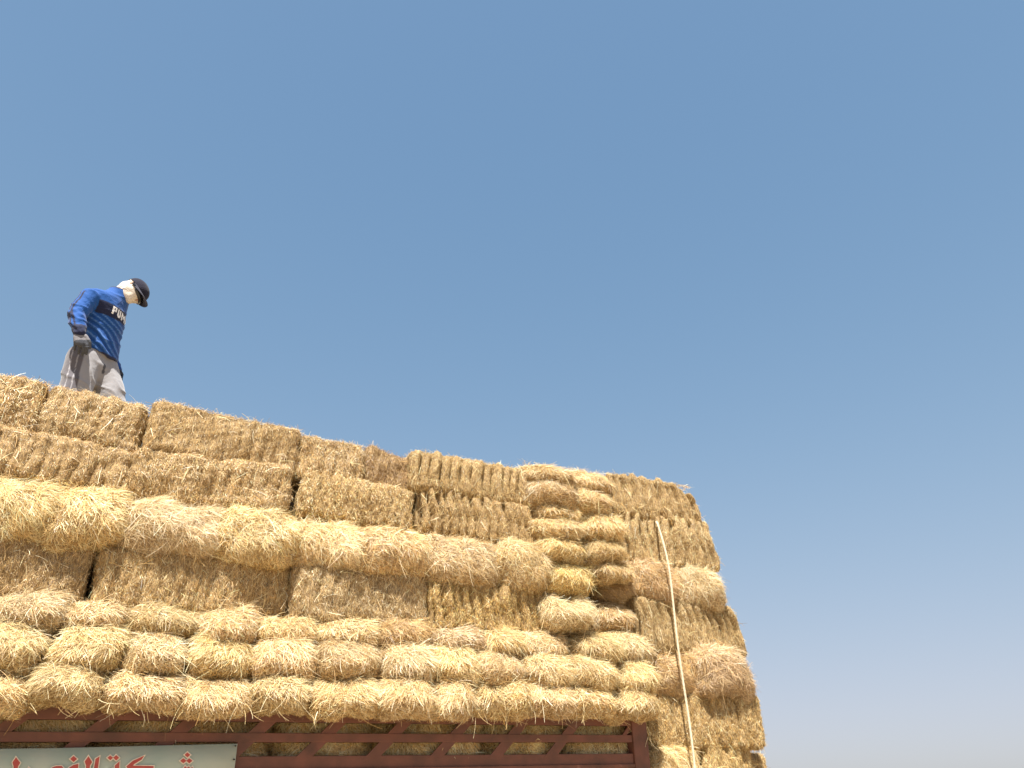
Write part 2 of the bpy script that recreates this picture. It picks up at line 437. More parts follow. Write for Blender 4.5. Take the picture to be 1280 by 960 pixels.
row(G4, 'side', y, zs(2.60, y), zs(2.945, y), [
    (None, 108, 'dark stubbly straw bale of the fourth row at the left edge of the photo', dict(dark=0.5)),
    (121, 364, 'longest straw bale of the fourth row right of the dark gap', dict(dz1=0.0, lw=1.0)),
    (366, 535, 'straw bale of the fourth row just right of the longest bale', dict(dz1=0.01)),
    (537, 689, 'golden ribbed straw bale of the fourth row ending at the bale columns', dict(flakes=0.8, warm=0.5, dz1=0.0)),
])
G3 = 'flattened straw bale ends of the third row above the truck'
y = -0.06
y = -0.04
row(G3, 'end', y, zs(2.43, y), zs(2.66, y), [
    (-20, 76, 'flattened brown straw bale end of the third row above the truck, at the left edge'),
    (76, 162, 'flattened straw bale end under the dark gap of the fourth row'),
    (163, 256, 'reddish flattened straw bale end under the left half of the longest bale', dict(warm=0.4)),
    (257, 325, 'flattened straw bale end under the right half of the longest bale'),
    (325, 398, 'flattened pale straw bale end under the right tip of the longest bale', dict(dark=-0.1)),
    (400, 476, 'sagging straw bale end with loose tufts left of the dark brown mound', dict(dz1=-0.02)),
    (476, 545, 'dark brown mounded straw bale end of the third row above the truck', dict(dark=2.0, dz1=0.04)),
    (545, 606, 'straw bale end just right of the dark brown mounded one', dict(dark=0.55)),
    (606, 655, 'narrow bright straw bale end of the third row above the truck'),
    (655, 716, 'tan straw bale end of the third row left of the small dark hole', dict(dark=0.3)),
    (728, 777, 'golden straw bale end of the third row right of the small dark hole', dict(warm=0.4, dy=-0.05, dz1=-0.02)),
    (778, 816, 'straw bale end closing the third row above the truck at the right'),
], dark=0.2, swirl=0.6, pinch=0.45, over=0.024)
G2 = 'bulging straw bale ends of the second row above the truck'
y = -0.14
def ends(first, pxs, names, rows, **kw): pass
row(G2, 'end', y, zs(2.225, y), zs(2.52, y), [
    (-28, 58, 'bulging straw bale end of the second row above the truck cut by the left edge'),
    (60, 157, 'bulging straw bale end, second from the left in the second row above the truck', dict(dz1=0.01)),
    (157, 236, 'golden bulging straw bale end, third from the left in the second row above the truck', dict(warm=0.3)),
    (238, 322, 'bulging straw bale end of the second row straight above the right end of the sign'),
    (322, 401, 'bulging straw bale end of the second row, fifth from the left'),
    (402, 478, 'bulging straw bale end of the second row under the sagging bale with loose tufts'),
    (478, 547, 'messy bulging straw bale end under the dark brown mounded bale', dict(long=1.6)),
    (547, 602, 'bright shaggy bulging straw bale end right of the messy one', dict(dark=-0.2)),
    (602, 662, 'bulging straw bale end of the second row under the narrow bright bale end'),
    (662, 719, 'bulging straw bale end of the second row left of the small dark hole'),
    (719, 776, 'bulging straw bale end of the second row right under the small dark hole'),
    (776, 824, 'bulging straw bale end closing the second row above the truck at the right'),
], pinch=0.6, over=0.014, shape=0.86)
G1 = 'straw bale ends of the lowest row overhanging the truck'
y = -0.185
row(G1, 'end', y, zs(2.068, y), zs(2.275, y), [
    (-50, 37, 'straw bale end of the lowest overhanging row cut by the left edge', dict(dz0=-0.03, dz1=-0.03)),
    (38, 137, 'straw bale end of the lowest overhanging row above the left part of the sign'),
    (138, 229, 'straw bale end of the lowest overhanging row above the middle of the sign'),
    (230, 320, 'straw bale end of the lowest overhanging row above the right edge of the sign'),
    (320, 395, 'straw bale end of the lowest overhanging row just right of the sign'),
    (396, 477, 'straw bale end sagging lower than its left neighbour in the lowest overhanging row', dict(dz0=-0.02)),
    (477, 545, 'straw bale end of the lowest row under the messy bulging bale', dict(dz0=-0.015)),
    (545, 597, 'narrow straw bale end of the lowest row with long stalks hanging at its right', dict(dz0=-0.02, long=1.5)),
    (599, 668, 'wide straw bale end of the lowest row, fourth from the right end'),
    (668, 723, 'straw bale end of the lowest row, third from the right end'),
    (723, 776, 'straw bale end of the lowest row, second from the right end'),
    (776, 830, 'straw bale end of the lowest row hanging over the end post of the truck', dict(dz0=0.0)),
], long=1.1, shape=0.78, over=0.012, pinch=0.6)

def pile(group, items):
    for (xa, xb, ya, yb, y, kind, label, ov) in items:
        xm, ym = (xa+xb)/2, (ya+yb)/2
        bale(label, group, sight(xa+0.5, ym, y)[0], sight(xb-1.5, ym, y)[0], y, sight(xm, yb+1, y)[2], sight(xm, ya-3, y)[2], kind, **dict(dict(pinch=1.1, slope=1.25), **ov))

GC1 = 'straw bale ends stacked in the left column'
pile(GC1, [
    (666, 728, 579, 604, 0.00, 'end', 'topmost straw bale end of the left column, bulging above the roofline of the load', dict(warm=0.2, dark=0.3)),
    (667, 729, 598, 631, -0.04, 'end', 'second straw bale end from the top in the left column', dict(dark=0.2)),
    (677, 729, 627, 648, -0.01, 'end', 'thin squashed straw bale end in the left column', dict()),
    (671, 738, 639, 672, -0.06, 'end', 'shaggy straw bale end in the left column below the thin squashed one', dict()),
    (679, 742, 663, 704, -0.08, 'end', 'tall bright topped straw bale end in the middle of the left column', dict()),
    (686, 751, 697, 742, -0.07, 'end', 'golden straw bale end of the left column, second from its bottom', dict(warm=0.6)),
    (686, 747, 738, 787, -0.11, 'end', 'lowest straw bale end of the left column, the biggest with a pale combed top', dict(long=1.3)),
])
GC2 = 'straw bale ends stacked in the right column'
pile(GC2, [
    (720, 776, 588, 615, 0.02, 'end', 'topmost straw bale end of the right column', dict()),
    (721, 777, 603, 643, -0.02, 'end', 'pale topped straw bale end of the right column below the topmost', dict()),
    (734, 787, 636, 675, -0.02, 'end', 'straw bale end of the right column, third from its top', dict()),
    (742, 792, 669, 708, -0.03, 'end', 'straw bale end of the right column just above the draped one', dict()),
    (746, 798, 699, 724, 0.00, 'end', 'draped straw bale end roofing the deep shaded recess', dict(long=1.5)),
    (745, 796, 712, 755, 0.17, 'end', 'straw bale end set back in the deep recess, shade coloured into its straw', dict(dark=2.0)),  # browner stalk mix stands in for the shade inside the recess
    (750, 799, 748, 790, 0.05, 'end', 'straw bale end forming the floor of the deep shaded recess', dict(dark=0.3)),
    (764, 816, 783, 828, -0.05, 'end', 'lowest straw bale end of the right column, half behind the golden bale end', dict()),
])
GD = 'straw bales of the tail section beyond the truck'
def tail(items):
    for (xa, xb, z0, z1, y, kind, label, ov) in items:
        zm = (z0+z1)/2
        bale(label, GD, x_at(xa, zm, y)-0.02, x_at(xb, zm, y)+0.01, y, z0-0.025, z1+0.025, kind, **dict(dict(shape=0.72, slope=0.35, pinch=0.25), **ov))
tail([
    (764, 872, 3.70, 4.05, 0.14, 'side', 'top ribbed straw bale of the tail section with a rounded outer corner', dict(flakes=1.3, tilt=0.10, corner=0.11, shear=0.05, fringe=2)),
    (784, 894, 3.32, 3.715, 0.13, 'side', 'ribbed straw bale of the tail section just under its top bale, where the rope starts', dict(flakes=1.3, tilt=0.10, shear=0.04)),
    (792, 852, 2.96, 3.34, 0.10, 'end', 'shaggy straw bale of the upper soft layer in the tail section, behind the rope', dict(dark=0.7, long=1.3, swirl=0.8)),
    (850, 910, 2.95, 3.33, 0.10, 'end', 'shaggy straw bale of the upper soft layer at the outer edge of the tail section', dict(dark=0.15, long=1.3, swirl=0.8, shear=0.05)),
    (797, 927, 2.59, 2.965, 0.13, 'side', 'golden ribbed straw bale in the middle of the tail section crossed by the rope', dict(flakes=1.2, tilt=0.10, warm=0.2, shear=0.04)),
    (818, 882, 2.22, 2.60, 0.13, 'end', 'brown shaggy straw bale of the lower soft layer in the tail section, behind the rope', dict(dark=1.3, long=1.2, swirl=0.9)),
    (880, 944, 2.23, 2.61, 0.03, 'end', 'shaggy straw bale overhanging the outer edge of the tail section, low down', dict(dark=0.9, long=1.4, swirl=0.9, shear=0.045)),
    (818, 951, 1.88, 2.235, 0.13, 'side', 'golden short cut straw bale low in the tail section beside the end post', dict(flakes=0.5, tilt=0.12, warm=0.4)),
    (818, 883, 1.58, 1.89, 0.11, 'end', 'lowest visible straw bale of the tail section beside the end post, crossed by the rope', dict(warm=0.3)),
    (884, 944, 1.58, 1.89, 0.14, 'side', 'lowest visible straw bale of the tail section right of the rope', dict(warm=0.3)),
    (820, 950, 1.10, 1.59, 0.12, 'side', 'bottom straw bale of the tail section resting on the lowered tailgate', dict(flakes=0.5, density=0.5)),
])
xb = sight(962, 955, 0.30)[0]
bale('striped brown straw bale jutting out low at the far right end of the load', GD, xb-0.8, xb, 0.33, 1.50, sight(950, 939, 0.3)[2], 'side', flakes=0.6, dark=0.4)

G0 = 'straw bales standing inside the lattice of the truck'
y = 0.125
for i, (a, b, label) in enumerate([
        (-40, 118, 'shaded straw bale inside the truck lattice above the left part of the sign'),
        (120, 343, 'shaded straw bale inside the truck lattice above the right part of the sign'),
        (349, 470, 'shaded straw bale inside the truck lattice right of the dark slot'),
        (472, 606, 'shaded straw bale inside the middle of the truck lattice'),
        (608, 705, 'shaded straw bale inside the truck lattice, second from the end post'),
        (707, 790, 'shaded straw bale inside the truck lattice next to the end post')]):
    bale(label, G0, x_at(a, 1.95, y)-0.01, x_at(b, 1.95, y)+0.01, y, 1.66, 2.12, 'end', depth=0.5, shape=0.5, slope=0.1, pinch=0.2, warm=0.3)

# the load goes on past the left edge of the frame
for (gname, kind, y, z0, z1, n, w_, what) in (
        (G7, 'side', 0.10, 3.60, 3.95, 1, 1.0, 'straw bale of the top row beyond the left edge'),
        (G6, 'side', 0.075, 3.29, 3.61, 1, 1.0, 'straw bale of the second row from the top beyond the left edge'),
        (G5, 'end', -0.03, 2.92, 3.31, 2, 0.46, 'fluffy third row straw bale beyond the left edge'),
        (G4, 'side', 0.05, 2.61, 2.98, 1, 1.0, 'straw bale of the fourth row from the top beyond the left edge'),
        (G3, 'end', -0.06, 2.44, 2.68, 2, 0.40, 'flattened straw bale end above the truck beyond the left edge'),
        (G2, 'end', -0.14, 2.21, 2.48, 2, 0.40, 'bulging straw bale end above the truck beyond the left edge'),
        (G1, 'end', -0.185, 2.02, 2.24, 2, 0.40, 'straw bale end of the lowest overhanging row beyond the left edge')):
    left = min(o.location.x - (o.data.vertices and max(abs(v.co.x) for v in list(o.data.vertices)[:400])) for o in scene.objects if o.get('group') == gname)
    for k in range(n):
        bale(what + (', the nearer one' if n == 2 and k == 0 else ', the farther one' if n == 2 else ''), gname, left-w_*(k+1)-0.01*k, left-w_*k-0.01*k, y, z0, z1, kind, density=0.6)

# the inside of the load, which only shows through gaps
fill = bale_mesh(9001, 7.0, 1.70, 2.52, 'side', density=0.05)
fo = link('packed_straw_fill', fill); fo.location = (1.05, 1.40, 2.23)
tag(fo, 'packed straw filling the middle of the load behind the front bales', 'straw', kind='stuff')

# ------------------------------------------------------------------ loose stalks hanging from the lowest row
rng = np.random.default_rng(5)
def loose(label, px, py, px2, py2, y, n, L):
    a = sight(px, py, y); b = sight(px2, py2, y)
    P = a + (b-a)*rng.random((n, 1)) + rng.normal(size=(n, 3))*0.012
    N = np.tile([0.0, -1.0, 0.0], (n, 1)); tgt = np.stack([0.8*rng.normal(size=n), np.zeros(n), -np.ones(n)], 1)
    c = np.array([CREAM, PALE, TAN])[rng.integers(0, 3, n)]
    return stalks(rng, P, N, tgt, np.full(n, 0.3), rng.uniform(L*0.5, L, n), rng.uniform(0.003, 0.0045, n), rng.uniform(0, 0.3, n), 0.5, c, 4)
parts = [loose('', 20, 884, 820, 892, -0.14, 110, 0.09), loose('', 560, 875, 600, 895, -0.16, 8, 0.13), loose('', 120, 870, 160, 888, -0.18, 5, 0.12),
         loose('', 806, 890, 812, 935, 0.03, 16, 0.12)]
Vs, Qs, Cs, b0 = [], [], [], 0
for v_, q_, c_ in parts: Vs.append(v_); Qs.append(q_+b0); Cs.append(c_); b0 += len(v_)
tag(link('loose_straw', mesh_np('loose_straw', np.concatenate(Vs), np.concatenate(Qs), np.concatenate(Cs), M_STALK)),
    'loose straw stalks hanging over the red truck rail', 'straw', kind='stuff')

# ------------------------------------------------------------------ truck
def box_into(bm, x0, x1, y0, y1, z0, z1, shear=0.0):
    vs = [bm.verts.new((x + (shear if z else 0), yy, z1 if z else z0)) for z in (0, 1) for yy in (y0, y1) for x in (x0, x1)]
    for f in ((0, 1, 3, 2), (4, 6, 7, 5), (0, 4, 5, 1), (2, 3, 7, 6), (0, 2, 6, 4), (1, 5, 7, 3)):
        bm.faces.new([vs[i] for i in f])

def finish(bm, name, mat, parent, bevel=0.004):
    bmesh.ops.recalc_face_normals(bm, faces=bm.faces)
    if bevel: bmesh.ops.bevel(bm, geom=list(bm.edges), offset=bevel, segments=2, profile=0.6, affect='EDGES')
    me = bpy.data.meshes.new(name); bm.to_mesh(me); bm.free(); me.materials.append(mat)
    return link(name, me, parent)

def part_boxes(name, boxes, mat, parent, bevel=0.004):
    bm = bmesh.new()
    for b in boxes: box_into(bm, *b)
    return finish(bm, name, mat, parent, bevel)

truck = empty('truck', (0, 0, 0))
tag(truck, 'red lattice sided truck under the straw load with a painted sign on its side', 'truck')
XL, XR = -2.6, 3.70
part_boxes('top_rail', [(XL, XR, 0.03, 0.09, 2.009, 2.075)], M_RED, truck)
part_boxes('middle_rail', [(XL, XR, 0.03, 0.09, 1.900, 1.949)], M_RED, truck)
part_boxes('side_panel', [(XL, XR, 0.035, 0.085, 1.05, 1.826)], M_RED, truck)
part_boxes('panel_rib', [(XL, XR, 0.022, 0.0345, 1.735, 1.757)], M_RED, truck, 0.003)
xs = [1.395 + k*0.427 for k in range(-9, 6)]
for xc in xs:
    # one slanting strap across both openings, set behind the rails
    if xc > 3.5: continue
    part_boxes('lattice_strap', [(xc-0.160, xc-0.065, 0.034, 0.044, 1.80, 2.04, 0.25)], M_RED, truck, 0.002)
part_boxes('end_post', [(3.702, 3.835, 0.020, 0.12, 1.0, 2.075)], M_RED, truck, 0.008)
part_boxes('gusset', [(3.60, 3.64, 0.034, 0.044, 1.93, 2.03, 0.10)], M_RED, truck, 0.002)
part_boxes('end_post', [(XL-0.13, XL-0.002, 0.020, 0.12, 1.0, 2.075)], M_RED, truck, 0.008)
part_boxes('far_side_panel', [(XL, XR, 2.27, 2.33, 1.05, 2.05)], M_RED, truck)
part_boxes('bed_floor', [(XL-0.1, XR+0.1, 0.02, 2.33, 0.94, 1.045)], M_WOOD, truck)
part_boxes('tailgate', [(XR+0.12, 5.1, 0.10, 2.25, 1.02, 1.09)], M_RED, truck)
part_boxes('chassis_beam', [(XL-1.5, XR, 0.7, 0.82, 0.70, 0.935)], M_DARK, truck)
part_boxes('chassis_beam', [(XL-1.5, XR, 1.5, 1.62, 0.70, 0.935)], M_DARK, truck)
def wheel(x, y):
    for nm, r0, r1, w, mat in (('wheel', 0.30, 0.48, 0.26, M_DARK), ('rim', 0.06, 0.298, 0.20, M_STEEL)):
        bm = bmesh.new(); prof = [(r0, -w/2), (r1*0.93, -w/2), (r1, -w/2+0.04), (r1, w/2-0.04), (r1*0.93, w/2), (r0, w/2)]
        rings = []
        for k in range(36):
            a = 2*math.pi*k/36; rings.append([bm.verts.new((x+p*math.cos(a), y+q, 0.48+p*math.sin(a))) for p, q in prof])
        for k in range(36):
            for j in range(6): bm.faces.new((rings[k][j], rings[(k+1) % 36][j], rings[(k+1) % 36][(j+1) % 6], rings[k][(j+1) % 6]))
        o = finish(bm, nm, mat, truck if nm == 'wheel' else w_, 0)
        if nm == 'wheel': w_ = o
    part_boxes('axle_stub', [(x-0.05, x+0.05, y-0.06, y+0.06, 0.43, 0.53)], M_STEEL, w_, 0.005)
for wx in (-1.8, 1.9, 2.95):
    wheel(wx, 0.25); wheel(wx, 2.1)

# ------------------------------------------------------------------ sign with painted lettering
def prism_px(bm, pts, y, th):
    f = [bm.verts.new(sight(px, py, y)) for px, py in pts]
    b = [bm.verts.new(Vector(v.co)+Vector((0, th, 0))) for v in f]
    n = len(f); bm.faces.new(f); bm.faces.new(b[::-1])
    for i in range(n): bm.faces.new((f[i], b[i], b[(i+1) % n], f[(i+1) % n]))

def grow(pts, d):
    """outline widened by d"""
    P = np.array(pts, float); n = len(P); out = []
    s = 0.5*np.sum(P[:, 0]*np.roll(P[:, 1], -1) - np.roll(P[:, 0], -1)*P[:, 1])
    for i in range(n):
        e1 = nrm(P[i]-P[i-1]); e2 = nrm(P[(i+1) % n]-P[i])
        n1 = np.array([e1[1], -e1[0]])*np.sign(s); n2 = np.array([e2[1], -e2[0]])*np.sign(s)
        m = nrm(n1+n2); k = min(2.0, 1/max(0.3, float(m@n1)))
        out.append(tuple(P[i]+m*d*k))
    return out

SY = 0.004
sign = empty('sign', tuple(sight(297, 930, SY)))
inv = Vector(sign.location)
def sign_part(name, polys, y, th, mat, bevel=0.0):
    bm = bmesh.new()
    for p in polys: prism_px(bm, p, y, th)
    o = finish(bm, name, mat, sign, bevel)
    for v in o.data.vertices: v.co -= inv
    return o
top = [(-140, 941), (-60, 938.5), (0, 936), (60, 935.4), (120, 934), (180, 932.4), (240, 931), (297, 929.6)]
bm = bmesh.new()
rows_ = []
zlow = 1.25
for (px, py) in top:
    a = sight(px, py, SY); rows_.append([(a[0], SY+0.0035*math.sin(3*a[0]+1.3*k), a[2]+(zlow-a[2])*k/6) for k in range(7)])
F_ = [[bm.verts.new(p) for p in r_] for r_ in rows_]; B_ = [[bm.verts.new((p[0], p[1]+0.006, p[2])) for p in r_] for r_ in rows_]
for i in range(len(top)-1):
    for k in range(6):
        bm.faces.new((F_[i][k], F_[i][k+1], F_[i+1][k+1], F_[i+1][k])); bm.faces.new((B_[i][k], B_[i+1][k], B_[i+1][k+1], B_[i][k+1]))
    bm.faces.new((F_[i][0], F_[i+1][0], B_[i+1][0], B_[i][0])); bm.faces.new((F_[i][6], B_[i][6], B_[i+1][6], F_[i+1][6]))
for k in range(6):
    bm.faces.new((F_[0][k], B_[0][k], B_[0][k+1], F_[0][k+1])); bm.faces.new((F_[-1][k], F_[-1][k+1], B_[-1][k+1], B_[-1][k]))
so_ = finish(bm, 'sign_board', M_SIGN, sign, 0)
for v in so_.data.vertices: v.co -= inv
for p in so_.data.polygons: p.use_smooth = True
tag(sign, 'pale green sign with red brushed lettering hung on the red truck side', 'sign')
def dia(x, y, w, h): return [(x, y-h), (x+w, y), (x, y+h), (x-w, y)]
GLY = [
    dia(234.3, 943.6, 3.6, 3.2), dia(229.2, 951, 4.0, 3.2), dia(236.6, 951, 4.0, 3.2),
    [(229, 961), (231.5, 957.5), (233.5, 960), (236, 958), (238, 960.5), (240.5, 958.5), (243, 966), (238, 972), (214, 974), (205, 985), (201, 983), (210, 969), (228, 968)],
    [(158, 958), (166, 951), (180.5, 944.5), (177, 949.5), (168, 955), (166, 957), (192, 957.5), (192, 961), (182, 975), (150, 974), (150, 968), (176, 968), (181, 962.5), (160, 962)],
    dia(137.8, 947.3, 3.6, 3.0), dia(145.2, 947.2, 3.8, 3.4),
    [(143.5, 957), (149.5, 951.5), (149, 962), (147, 974), (136, 974), (134, 965), (140, 961), (139.5, 968), (143, 969)],
    [(119.5, 948.5), (124.5, 945.5), (122.5, 960), (120.5, 975), (115.5, 974), (117.5, 960)],
    [(110.5, 945.2), (115.3, 952.5), (112.5, 957), (111, 972), (91, 974), (91, 968), (106.5, 967), (107.6, 957), (105.8, 951.8)],
    dia(92, 948.7, 4.4, 3.8),
    [(86.5, 959.5), (92, 956.2), (98, 954.8), (97.5, 962), (95, 971), (82, 974), (50, 974), (44, 968), (60, 968), (65, 959.5), (70, 957.6), (77, 957.4), (81, 962), (82, 968), (86.5, 966)],
    [(20, 946.5), (25.4, 953.5), (22.5, 958), (21, 975), (30, 975), (36, 959.3), (38.6, 962), (34, 979), (12, 979), (14, 974), (16.4, 973), (17, 958), (15.6, 953)],
    [(-20, 950), (-14, 956), (-16, 976), (-48, 978), (-50, 971), (-24, 970), (-25, 957)],
]
for gi, gp in enumerate(GLY):
    o_ = sign_part('letter_dot' if len(gp) == 4 and gi in (0, 1, 2, 5, 6, 10) else 'letter', [gp], SY-0.0080, 0.0012, M_SIGNRED)
    e_ = sign_part('letter_edge', [grow(gp, 1.25)], SY-0.0062-0.0002*(gi % 5), 0.0012, M_SIGNPALE); e_.parent = o_
def disc(x, y, r): return [(x+r*math.cos(a), y+r*math.sin(a)) for a in np.linspace(0, 2*math.pi, 12, endpoint=False)]
sign_part('rivet', [disc(294.6, 932.3, 1.0)], SY-0.009, 0.006, M_DARK)
sign_part('rivet', [disc(292.8, 949.3, 1.1)], SY-0.009, 0.006, M_DARK)

# ------------------------------------------------------------------ rope
top_r, low_r = sight(822, 655, 0.05), sight(862, 962, -0.02)
pts = []
for k in np.linspace(0, 1.35, 260):
    p = top_r + (low_r-top_r)*k; p = p + np.array([0.014*math.sin(3.1*k)+0.006*math.sin(9*k), -0.05*math.sin(min(1, k*4)*math.pi/2)-0.006*math.sin(8*k), 0]); pts.append(p)
pts = [np.array(top_r)+np.array([0.055, 0.08, 0.05])] + pts
pts = np.array(pts)
Vr, Qr, nb = [], [], 18
tang = nrm(np.gradient(pts, axis=0)); ax = nrm(np.cross(tang, [0, 1.0, 0])); ay = np.cross(ax, tang)
arc = np.concatenate([[0], np.cumsum(np.linalg.norm(np.diff(pts, axis=0), axis=1))])
for i in range(len(pts)):
    for j in range(nb):
        a = 2*math.pi*j/nb; rr = 0.0082*(1+0.22*abs(math.cos(1.5*(a - arc[i]*55)))-0.1)
        Vr.append(pts[i]+(ax[i]*math.cos(a)+ay[i]*math.sin(a))*rr)
for i in range(len(pts)-1):
    for j in range(nb): Qr.append((i*nb+j, i*nb+(j+1) % nb, (i+1)*nb+(j+1) % nb, (i+1)*nb+j))
tag(link('rope', mesh_np('rope', Vr, Qr, mat=M_ROPE, smooth=np.ones(len(Qr), bool))),
    'cream twisted rope hanging down the tail section of the straw load', 'rope')

# ------------------------------------------------------------------ the man on the load
AN = np.array([-0.28, 0.62, 0.0]); VH = nrm(AN[:2]-CAM[:2]); VR = np.array([VH[1], -VH[0], 0.0]); VF = np.array([-VH[0], -VH[1], 0.0]); VU = np.array([0, 0, 1.0])
def man(px, py, f=0.0):
    """point seen at (px, py), f metres nearer than the man's middle plane"""
    d = FPX*FWD + RGT*(px-640) - UPV*(py-480)
    t = ((AN[:2]-CAM[:2])@VH - f)/(d[:2]@VH)
    return CAM + d*t
def ruf(r, u, f): return VR*r + VU*u + VF*f

class Blob:
    """rounded tapering limbs collected in one mesh, then fused into one skin"""
    def __init__(self): self.bm = bmesh.new()
    def loft(self, rings, n=24):
        prev = None; loops = []
        for c, a, b in rings:
            c, a, b = np.array(c), np.array(a), np.array(b)
            loops.append([self.bm.verts.new(c + a*math.cos(2*math.pi*k/n) + b*math.sin(2*math.pi*k/n)) for k in range(n)])
        for i in range(len(loops)-1):
            for k in range(n): self.bm.faces.new((loops[i][k], loops[i][(k+1) % n], loops[i+1][(k+1) % n], loops[i+1][k]))
        self.bm.faces.new(loops[0][::-1]); self.bm.faces.new(loops[-1])
    def limb(self, pts, rad, flat=1.0, flatdir=None, steps=6):
        pts = [np.array(p, float) for p in pts]; rings = []
        for i in range(len(pts)-1):
            a, b = pts[i], pts[i+1]
            for s in range(steps + (i == len(pts)-2)):
                k = s/steps; rings.append((a+(b-a)*k, rad[i]+(rad[i+1]-rad[i])*k, b-a))
        out = []
        def frame(d):
            d = nrm(np.array(d)); h = np.array(flatdir) if flatdir is not None else (np.array([0, 0, 1.0]) if abs(d[2]) < 0.9 else np.array([1.0, 0, 0]))
            a = nrm(np.cross(d, h)); b = np.cross(a, d); return d, a, b
        d, a, b = frame(rings[0][2]); c, r0 = rings[0][0], rings[0][1]
        for k in (0.98, 0.8, 0.45): out.append((c-d*r0*k, a*r0*math.sqrt(1-k*k), b*flat*r0*math.sqrt(1-k*k)))
        for c, r0, d_ in rings:
            d, a, b = frame(d_); out.append((c, a*r0, b*flat*r0))
        c, r0 = rings[-1][0], rings[-1][1]; d, a, b = frame(rings[-1][2])
        for k in (0.45, 0.8, 0.98): out.append((c+d*r0*k, a*r0*math.sqrt(1-k*k), b*flat*r0*math.sqrt(1-k*k)))
        self.loft(out, 20)
    def ball(self, c, ax, ay, az):
        rings = []
        for t in np.linspace(0.06, math.pi-0.06, 16):
            rings.append((np.array(c)+np.array(az)*math.cos(t), np.array(ax)*math.sin(t), np.array(ay)*math.sin(t)))
        self.loft(rings)
    def fuse(self, name, voxel, smooth, mat, parent, color=None, disp=None):
        bmesh.ops.recalc_face_normals(self.bm, faces=self.bm.faces)
        me = bpy.data.meshes.new(name); self.bm.to_mesh(me); self.bm.free()
        t = bpy.data.objects.new('t', me); COL.objects.link(t)
        m = t.modifiers.new('r', 'REMESH'); m.mode = 'VOXEL'; m.voxel_size = voxel
        m2 = t.modifiers.new('s', 'SMOOTH'); m2.iterations = smooth; m2.factor = 0.5
        dg = bpy.context.evaluated_depsgraph_get(); dg.update()
        me2 = bpy.data.meshes.new_from_object(t.evaluated_get(dg)); bpy.data.objects.remove(t)
        me2.name = name
        n = len(me2.vertices); co = np.zeros(n*3, np.float32); me2.vertices.foreach_get('co', co); co = co.reshape(-1, 3).astype(float)
        nv = np.zeros(n*3, np.float32); me2.vertices.foreach_get('normal', nv); nv = nv.reshape(-1, 3).astype(float)
        if color is not None:
            a = me2.color_attributes.new('tone', 'FLOAT_COLOR', 'POINT'); c = np.ones((n, 4), np.float32); c[:, :3] = color(co, nv)
            a.data.foreach_set('color', c.ravel())
        if disp is not None: co = co + nv*disp(co, nv)[:, None]
        me2.vertices.foreach_set('co', (co-np.array(BASE)).astype(np.float32).ravel())
        me2.polygons.foreach_set('use_smooth', np.ones(len(me2.polygons), bool))
        me2.materials.clear(); me2.materials.append(mat); me2.update()
        return link(name, me2, parent)

hipR, hipL = man(103, 453, 0.05), man(123, 455, -0.05)
FLOOR = 3.495
FRONT = nrm(ruf(0.72, 0, 0.70)); LEFT = nrm(ruf(0.70, 0, -0.72))
kneeR = man(92, 503, 0.10); kneeL = man(141, 503, -0.02)
ankR = np.array([kneeR[0], kneeR[1], FLOOR+0.08]) - FRONT*0.05; ankL = np.array([kneeL[0], kneeL[1], FLOOR+0.08]) - FRONT*0.04 + ruf(0.05, 0, 0)
BASE = np.array([(hipR[0]+hipL[0])/2, (hipR[1]+hipL[1])/2, FLOOR])
person = empty('person', tuple(BASE))
tag(person, 'man in blue jersey, grey trousers, cap and face cloth standing on the straw load', 'person')

neck, chest, waist, hem = man(147, 369, 0.10), man(133, 384, 0.10), man(127, 414, 0.05), man(122, 440, 0.01)
T_AX = nrm(neck-hem)
shR, elR, wrR = man(114, 370, 0.20), man(95, 394, 0.24), man(99, 414, 0.30)
shL, elL, wrL = man(147, 379, -0.06), man(128, 430, -0.24), man(144, 462, -0.24)
H_UP = nrm(ruf(0.80, 0.60, 0.05)); H_FR = ruf(0.60, -0.65, 0.45); H_FR = nrm(H_FR - H_UP*(H_FR@H_UP)); H_RT = nrm(np.cross(H_FR, H_UP))
head = man(166, 364.5, 0.10)

def const(c): return lambda co, nv: np.tile(np.array(c), (len(co), 1))
M_SKIN = cloth('skin', 0.5, 0.4, 0.1, 40)
# body: one continuous figure under the clothes
B = Blob()
B.ball(head, H_FR*0.094, H_RT*0.074, H_UP*0.112)
B.ball(head+H_FR*0.095-H_UP*0.02, H_FR*0.022, H_RT*0.013, H_UP*0.024)                 # nose
B.ball(head+H_RT*0.076-H_FR*0.005, H_FR*0.022, H_RT*0.012, H_UP*0.03); B.ball(head-H_RT*0.076-H_FR*0.005, H_FR*0.022, H_RT*0.012, H_UP*0.03)
B.limb([neck-T_AX*0.03, head-H_UP*0.06-H_FR*0.02], [0.058, 0.052])
B.limb([neck-T_AX*0.06, chest, waist, hem], [0.07, 0.085, 0.085, 0.085])
for sh, el, wr in ((shR, elR, wrR), (shL, elL, wrL)):
    B.limb([chest+(sh-chest)*0.5, sh, el, wr], [0.06, 0.048, 0.038, 0.028])
for hp, kn, an in ((hipR, kneeR, ankR), (hipL, kneeL, ankL)):
    B.limb([hem, hp, kn, an], [0.09, 0.08, 0.052, 0.036])
B.fuse('body', 0.010, 4, M_SKIN, person, const((0.34, 0.19, 0.12)))

